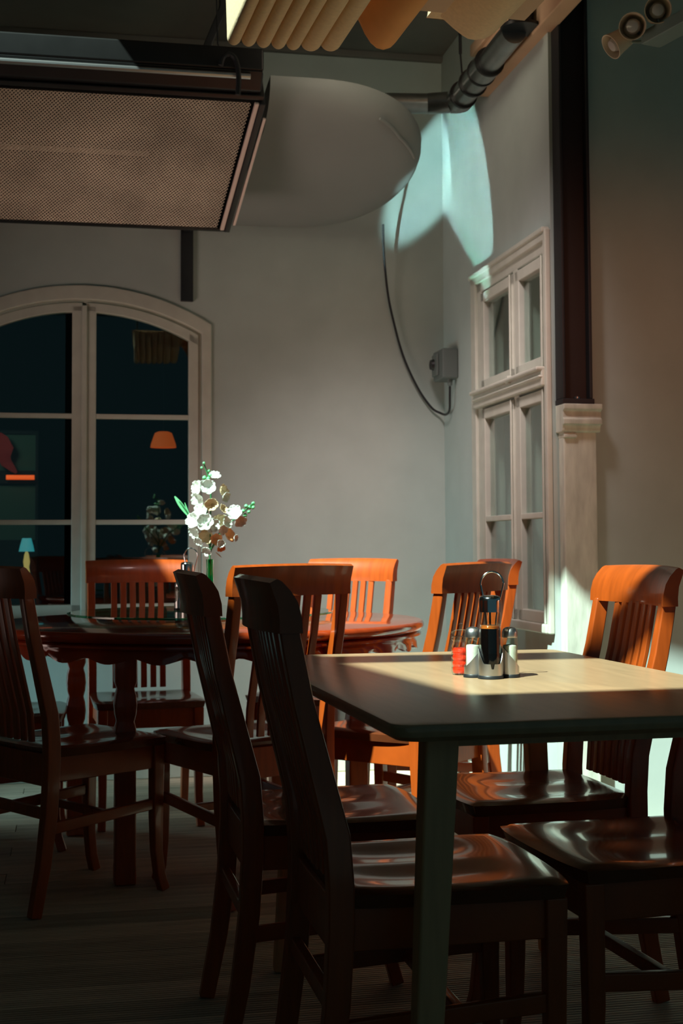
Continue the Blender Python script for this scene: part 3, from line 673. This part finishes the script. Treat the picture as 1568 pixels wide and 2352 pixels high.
# ------------------------------------------------------------------ round red table
RC = Vector((-.455, 4.66, 0)); RT = .735; TH_ = .770
t = thing('round_table', 'round red lacquered table with moulded rim and scalloped apron', 'table', RC)
bm = BM(); lathe(bm, [(0, .735), (RT-.03, .735), (RT-.012, .738), (RT-.004, .745), (RT, .753), (RT-.001, .761), (RT-.006, .768), (RT-.012, TH_), (0, TH_)], 96); obj('tabletop', bm, M['redtable'], t, smooth=40)
bm = BM(); lathe(bm, [(RT-.05, .718), (RT-.018, .718), (RT-.010, .723), (RT-.010, .729), (RT-.020, .735), (RT-.05, .735)], 96); obj('rim_moulding', bm, M['redtable'], t, smooth=40)
bm = BM(); n = 288; ri = []
for i in range(n):
    a = 2*math.pi*i/n; zb = .690 - .010*abs(math.sin(a*14)) + .004*math.cos(a*28); bul = .012*abs(math.sin(a*14))
    ri.append([bm.verts.new((r_*math.cos(a), r_*math.sin(a), z)) for r_, z in ((RT-.035, .718), (RT-.028+bul*.3, .700), (RT-.034+bul, zb), (RT-.048+bul, zb), (RT-.055, .718))])
for i in range(n):
    a, b_ = ri[i], ri[(i+1) % n]
    for k in range(5): bm.faces.new((a[k], a[(k+1) % 5], b_[(k+1) % 5], b_[k]))
obj('scalloped_apron', bm, M['redtable'], t, smooth=50)
for lx, ly in ((-.21, -.50), (-.50, .21), (.21, .50), (.50, -.21)):
    bm = BM(); zs = [0, .05, .06, .36, .37, .39, .41, .44, .47, .49, .51, .54, .57, .59, .61, .70, .735]
    ws = [.066, .066, .064, .064, .056, .050, .062, .068, .062, .052, .062, .068, .062, .052, .066, .068, .068]
    sweep(bm, [(lx, ly, z) for z in zs], ws, ws, Vector((math.cos(R(14)), math.sin(R(14)), 0))); obj('leg', bm, M['mahogany_z'], t, bevel=.006)
t = thing('glass_turntable', 'round clear green-edged glass turntable on the round table', 'turntable', (RC.x-.03, RC.y, TH_))
bm = BM(); lathe(bm, [(0, 0), (.09, 0), (.09, .012), (.05, .022), (0, .022)], 32); obj('bearing_base', bm, M['black'], t, smooth=True)
bm = BM(); lathe(bm, [(0, .022), (.447, .022), (.45, .025), (.447, .030), (0, .030)], 96); obj('glass_disc', bm, M['susan'], t, smooth=40)
bm = BM(); lathe(bm, [(.4495, .0225), (.453, .0235), (.453, .0290), (.4495, .0300)], 96); obj('disc_rim', bm, M['greenglass'], t, smooth=40)
SZ = TH_+.030

# ------------------------------------------------------------------ condiment set
def cup(bm, c, r, hf, n=40, thick=.0012, z0=.006):
    o_, i_, ob, ib = [], [], [], []
    for k in range(n):
        a = 2*math.pi*k/n; h = hf(a)
        o_.append(bm.verts.new((c[0]+r*math.cos(a), c[1]+r*math.sin(a), h))); i_.append(bm.verts.new((c[0]+(r-thick)*math.cos(a), c[1]+(r-thick)*math.sin(a), h)))
        ob.append(bm.verts.new((c[0]+r*math.cos(a), c[1]+r*math.sin(a), z0))); ib.append(bm.verts.new((c[0]+(r-thick)*math.cos(a), c[1]+(r-thick)*math.sin(a), z0)))
    for k in range(n):
        q = (k+1) % n
        bm.faces.new((ob[k], ob[q], o_[q], o_[k])); bm.faces.new((ib[q], ib[k], i_[k], i_[q])); bm.faces.new((o_[k], o_[q], i_[q], i_[k]))
    bm.faces.new(ob[::-1])
def angd(a, b): return abs((a-b+math.pi) % (2*math.pi)-math.pi)
def hfb(a):
    f = angd(a, -math.pi/2)
    if f < .30: return .020 if f < .16 else .030
    return .030+.030*min(1, max(0, (f-.75)/.8))
def make_cruet_rack(loc, rz, label):
    t = thing('cruet_rack', label, 'condiment rack', loc, rz, 'metal condiment racks with wire loop handles')
    bm = BM()
    for c, r in (((0, 0), .0262), ((-.030, .034), .0205), ((.044, .021), .0205)): lathe(bm, [(0, 0), (r, 0), (r, .005), (r-.001, .0065), (0, .0065)], 36, c=(c[0], c[1], 0))
    obj('base_tray', bm, M['black'], t, smooth=True)
    bm = BM(); cup(bm, (0, 0), .0248, hfb, 72); obj('bottle_cup', bm, M['brushed'], t, smooth=40)
    bm = BM(); cup(bm, (.044, .021), .0188, lambda a: .038+.024*(-math.cos(a))*.9+.004, 48); obj('shaker_cup', bm, M['brushed'], t, smooth=40)
    bm = BM(); cup(bm, (-.030, .034), .0188, lambda a: .038+.024*math.cos(a)*.9+.004, 48); obj('shaker_cup', bm, M['brushed'], t, smooth=40)
    bm = BM(); pts = [(.002, .028, .006), (.000, .028, .060), (-.003, .028, .120), (-.006, .028, .150)]
    pts += [(.010-.0235*math.cos(a), .028, .190+.026*math.sin(a)) for a in [R(x) for x in range(-10, 191, 15)]]
    pts += [(.024, .028, .150), (.018, .028, .120), (.014, .028, .060), (.012, .028, .006)]
    tube(bm, smoothpath(pts, 3), .0020, 10); obj('loop_handle', bm, M['chrome'], t, smooth=True)
    return t
def make_bottle(loc, rz, label):
    t = thing('sauce_bottle', label, 'bottle', loc, rz, 'sauce bottles standing in the condiment racks')
    bm = BM(); lathe(bm, [(0, .001), (.0215, .001), (.0222, .006), (.0222, .090), (.0212, .096), (.0200, .098), (.0212, .101), (.0222, .104), (.0222, .128), (.0205, .128), (.0205, .104), (.0195, .099), (.0205, .092), (.0205, .003), (0, .003)], 40); obj('glass_body', bm, M['clear'], t, smooth=35)
    bm = BM(); lathe(bm, [(0, .0035), (.0202, .0035), (.0202, .0905), (.0198, .0930), (0, .0930)], 36); obj('dark_sauce', bm, M['liquid'], t, smooth=35)
    bm = BM(); lathe(bm, [(.006, .0935), (.0190, .0935), (.0188, .1000), (.006, .1000)], 36); obj('amber_ring', bm, M['amber'], t, smooth=35)
    bm = BM(); tube(bm, [(0, 0, .095), (0, 0, .130)], .0022, 8); obj('pour_tube', bm, M['black'], t)
    bm = BM(); lathe(bm, [(0, .127), (.0225, .127), (.0225, .150), (.0222, .154), (.0195, .1590), (.012, .1608), (0, .1612)], 40); obj('chrome_cap', bm, M['chrome'], t, smooth=50)
    return t
def make_shaker(loc, label):
    t = thing('salt_shaker', label, 'shaker', loc, 0, 'glass shakers with domed steel caps')
    bm = BM(); lathe(bm, [(0, .001), (.0155, .001), (.0163, .005), (.0163, .040), (.0158, .044), (.0163, .048), (.0163, .070), (.0150, .0740), (.0135, .0740), (.0148, .069), (.0148, .003), (0, .003)], 32); obj('glass_body', bm, M['clear'], t, smooth=35)
    bm = BM(); lathe(bm, [(0, .0032), (.0143, .0032), (.0143, .0560), (.013, .058), (0, .0600)], 28); obj('salt', bm, M['salt'], t, smooth=50)
    bm = BM(); lathe(bm, [(0, .0735), (.0158, .0735), (.0162, .076), (.0160, .084), (.0135, .091), (.008, .0945), (0, .0955)], 32); obj('domed_cap', bm, M['brushed'], t, smooth=60)
    return t
def place_set(x, y, z, rz, where):
    c, s = math.cos(rz), math.sin(rz)
    def q(lx, ly, lz): return (x+c*lx-s*ly, y+s*lx+c*ly, z+lz)
    make_cruet_rack(q(0, 0, 0), rz, 'steel condiment rack with loop handle on the '+where)
    make_bottle(q(0, 0, .0075), rz, 'dark sauce bottle with chrome cap in the rack on the '+where)
    make_shaker(q(-.030, .034, .0075), 'steel-capped shaker left of the sauce bottle on the '+where)
    make_shaker(q(.044, .021, .0075), 'steel-capped shaker right of the sauce bottle on the '+where)
place_set(.3015, 2.765, .7505, R(4), 'pale table')
place_set(-.540, 4.72, SZ+.0005, R(0), 'round table turntable')
t = thing('jam_jar', 'ribbed glass jar of red jam with a glass lid beside the condiment rack', 'jar', (.2500, 2.852, .7505))
def ribs(r0, z0, z1, nr, amp):
    out = []
    for i in range(nr*8+1): u = i/(nr*8); out.append((r0 - amp*abs(math.sin(u*nr*math.pi))**.6*-1 - amp, z0+(z1-z0)*u))
    return out
outer = [(0, 0), (.0195, 0)] + ribs(.0215, .002, .062, 4, .0018) + [(.0175, .066), (.0175, .070), (.0205, .072), (.0205, .077), (.0175, .079)]
bm = BM(); lathe(bm, outer+[(.0155, .079), (.0158, .064), (.0175, .060), (.0175, .003), (0, .003)], 36); obj('glass_body', bm, M['clear'], t, smooth=60)
bm = BM(); lathe(bm, [(0, .0032), (.0172, .0032)] + ribs(.0188, .004, .054, 4, .0015) + [(.017, .056), (0, .057)], 32); obj('jam', bm, M['jam'], t, smooth=60)
bm = BM(); lathe(bm, [(0, .0795), (.0205, .0795), (.0215, .083), (.0205, .089), (.012, .093), (.004, .094), (.0035, .097), (.006, .101), (.0045, .106), (0, .107)], 32); obj('lid', bm, M['clear'], t, smooth=60)

# ------------------------------------------------------------------ vase of white flowers
VX = Vector((-.455, 4.66, SZ+.0005))
t = thing('flower_vase', 'slim green glass vase on the turntable', 'vase', VX)
bm = BM(); lathe(bm, [(0, 0), (.026, 0), (.028, .004), (.022, .04), (.014, .09), (.0115, .14), (.013, .178), (.0118, .178), (.0102, .14), (.012, .09), (.018, .04), (.022, .006), (0, .006)], 30); obj('vase_glass', bm, M['greenglass'], t, smooth=60)
t = thing('flower_bouquet', 'spray of white gladiolus blooms with green buds in the slim vase', 'flowers', VX+Vector((0, 0, .02)))
Ov = VX+Vector((0, 0, .02))
def fp(px, py, dy=0.0): return at(px, py, VX.y+dy)-Ov
mouth = Vector((0, 0, .165))
bm = BM()
for path in ([(483, 1240), (483, 1190), (484, 1140), (478, 1095), (468, 1066)], [(492, 1250), (510, 1215), (535, 1195), (560, 1175), (582, 1156)], [(478, 1240), (462, 1215), (440, 1192), (418, 1160), (403, 1142)], [(484, 1230), (474, 1200), (476, 1170)], [(488, 1255), (500, 1240), (506, 1225)]):
    tube(bm, smoothpath([Vector((0, 0, .0)), mouth]+[fp(x, y, .01*math.sin(x)) for x, y in path], 4), .0028, 7)
obj('stems', bm, M['stem'], t, smooth=True)
def blade(a, b_, c, w_):
    bm = BM(); pts = smoothpath([a, b_, c], 6); n = len(pts)
    sweep(bm, pts, [max(.001, w_*math.sin(math.pi*(.08+.90*i/(n-1)))) for i in range(n)], .0016, Vector((.7, 0, .7))); return bm
obj('leaf', blade(fp(401, 1140), fp(418, 1164), fp(440, 1194), .016), M['bud'], t, smooth=True)
obj('leaf', blade(fp(424, 1154), fp(430, 1172), fp(436, 1186), .005), M['bud'], t, smooth=True)
obj('leaf', blade(fp(495, 1268), fp(503, 1275), fp(509, 1281), .004), M['petal_cream'], t, smooth=True)
def petal(bm, c, d, nrm_, L, W_, cup_=.35):
    d = d.normalized(); s = d.cross(nrm_).normalized(); n_ = s.cross(d); rows = []; N = 6
    for i in range(N+1):
        u = i/N; wd = W_*math.sin(math.pi*min(1, .10+.80*u))**.75; row = []
        for j in (-1, -.5, 0, .5, 1):
            p_ = c + d*L*u + s*wd*j*.5 + n_*(cup_*L*(.9*u*u) + .12*W_*(j*j)); row.append(bm.verts.new(p_))
        rows.append(row)
    for a, b_ in zip(rows, rows[1:]):
        for k in range(4): bm.faces.new((a[k], a[k+1], b_[k+1], b_[k]))
def bloom(px, py, size, m, dirn, dy):
    c = fp(px, py, dy); ax_ = Vector(dirn).normalized(); s = ax_.orthogonal().normalized(); q = ax_.cross(s); bm = BM()
    r_ = size*.5*4.66/F; ph = random.random()*6
    for k in range(6):
        a = ph+2*math.pi*k/6; d_ = (s*math.cos(a)+q*math.sin(a))*(1 if k % 2 else .85) + ax_*.35
        petal(bm, c, d_, ax_, r_*random.uniform(.9, 1.15), r_*random.uniform(.85, 1.05), random.uniform(.1, .35))
    o = obj('bloom', bm, m, t, smooth=60); md = o.modifiers.new('s', 'SOLIDIFY'); md.thickness = .0006
    return c, ax_
CW, CC, CO = M['petal'], M['petal_cream'], M['petal_orange']
for px, py, sz, m, d, dy in ((493, 1097, 26, CW, (.2, -.6, .8), 0), (458, 1120, 34, CW, (-.6, -.8, .1), -.02), (478, 1120, 38, CW, (.1, -1, .2), -.03), (507, 1126, 30, CC, (.8, -.5, .0), .01), (514, 1140, 24, CW, (.7, -.6, -.3), 0),
        (462, 1146, 36, CW, (-.6, -.7, -.2), -.01), (484, 1158, 32, CC, (.2, -.9, -.1), -.03), (465, 1178, 34, CW, (-.4, -.9, .3), -.02), (450, 1196, 38, CW, (-.5, -.8, .1), -.02), (471, 1200, 38, CW, (.0, -1, .1), -.04),
        (452, 1220, 32, CW, (-.6, -.7, -.3), -.01), (488, 1208, 32, CW, (.3, -.9, .0), -.03), (509, 1172, 24, CC, (.5, -.3, .3), .04), (500, 1195, 30, CC, (.5, -.8, 0), 0), (517, 1200, 28, CW, (.6, -.6, .1), .0), (510, 1214, 26, CW, (.4, -.8, -.4), -.01),
        (541, 1180, 34, CW, (-.2, -.9, .3), -.01), (551, 1196, 28, CW, (.3, -.9, -.3), -.01), (458, 1240, 24, CW, (-.4, -.8, -.6), -.01), (476, 1228, 34, CC, (-.1, -.9, -.3), 0), (495, 1236, 28, CO, (.3, -.9, -.3), -.01), (523, 1232, 32, CO, (.5, -.5, .3), .02), (506, 1248, 20, CW, (.3, -.9, -.2), -.02), (476, 1262, 24, CW, (-.3, -.9, -.6), -.02), (506, 1256, 22, CO, (.3, -.6, -.5), .03), (538, 1236, 16, CW, (.8, -.5, .0), 0)):
    bloom(px, py, sz*1.15, m, d, dy)
def bud(px, py, r_, d=(0, 0, 1), L=1.8):
    bm = BM(); rr = r_*4.66/F; lathe(bm, [(0, -rr*L*.6), (rr*.7, -rr*L*.3), (rr, 0), (rr*.75, rr*L*.4), (0, rr*L*.7)], 10, c=fp(px, py, random.uniform(-.01, .01)), axis=Vector(d)); obj('bud', bm, M['bud'], t, smooth=True)
for px, py, r_ in ((468, 1064, 3.2), (463, 1075, 3.4), (479, 1082, 3.6), (469, 1098, 5), (478, 1100, 5), (482, 1092, 4), (581, 1157, 4.5), (574, 1165, 5), (565, 1163, 4.5), (581, 1166, 4), (558, 1174, 4.5), (563, 1184, 5), (571, 1176, 4)): bud(px, py, r_, (random.uniform(-.3, .6), 0, 1))
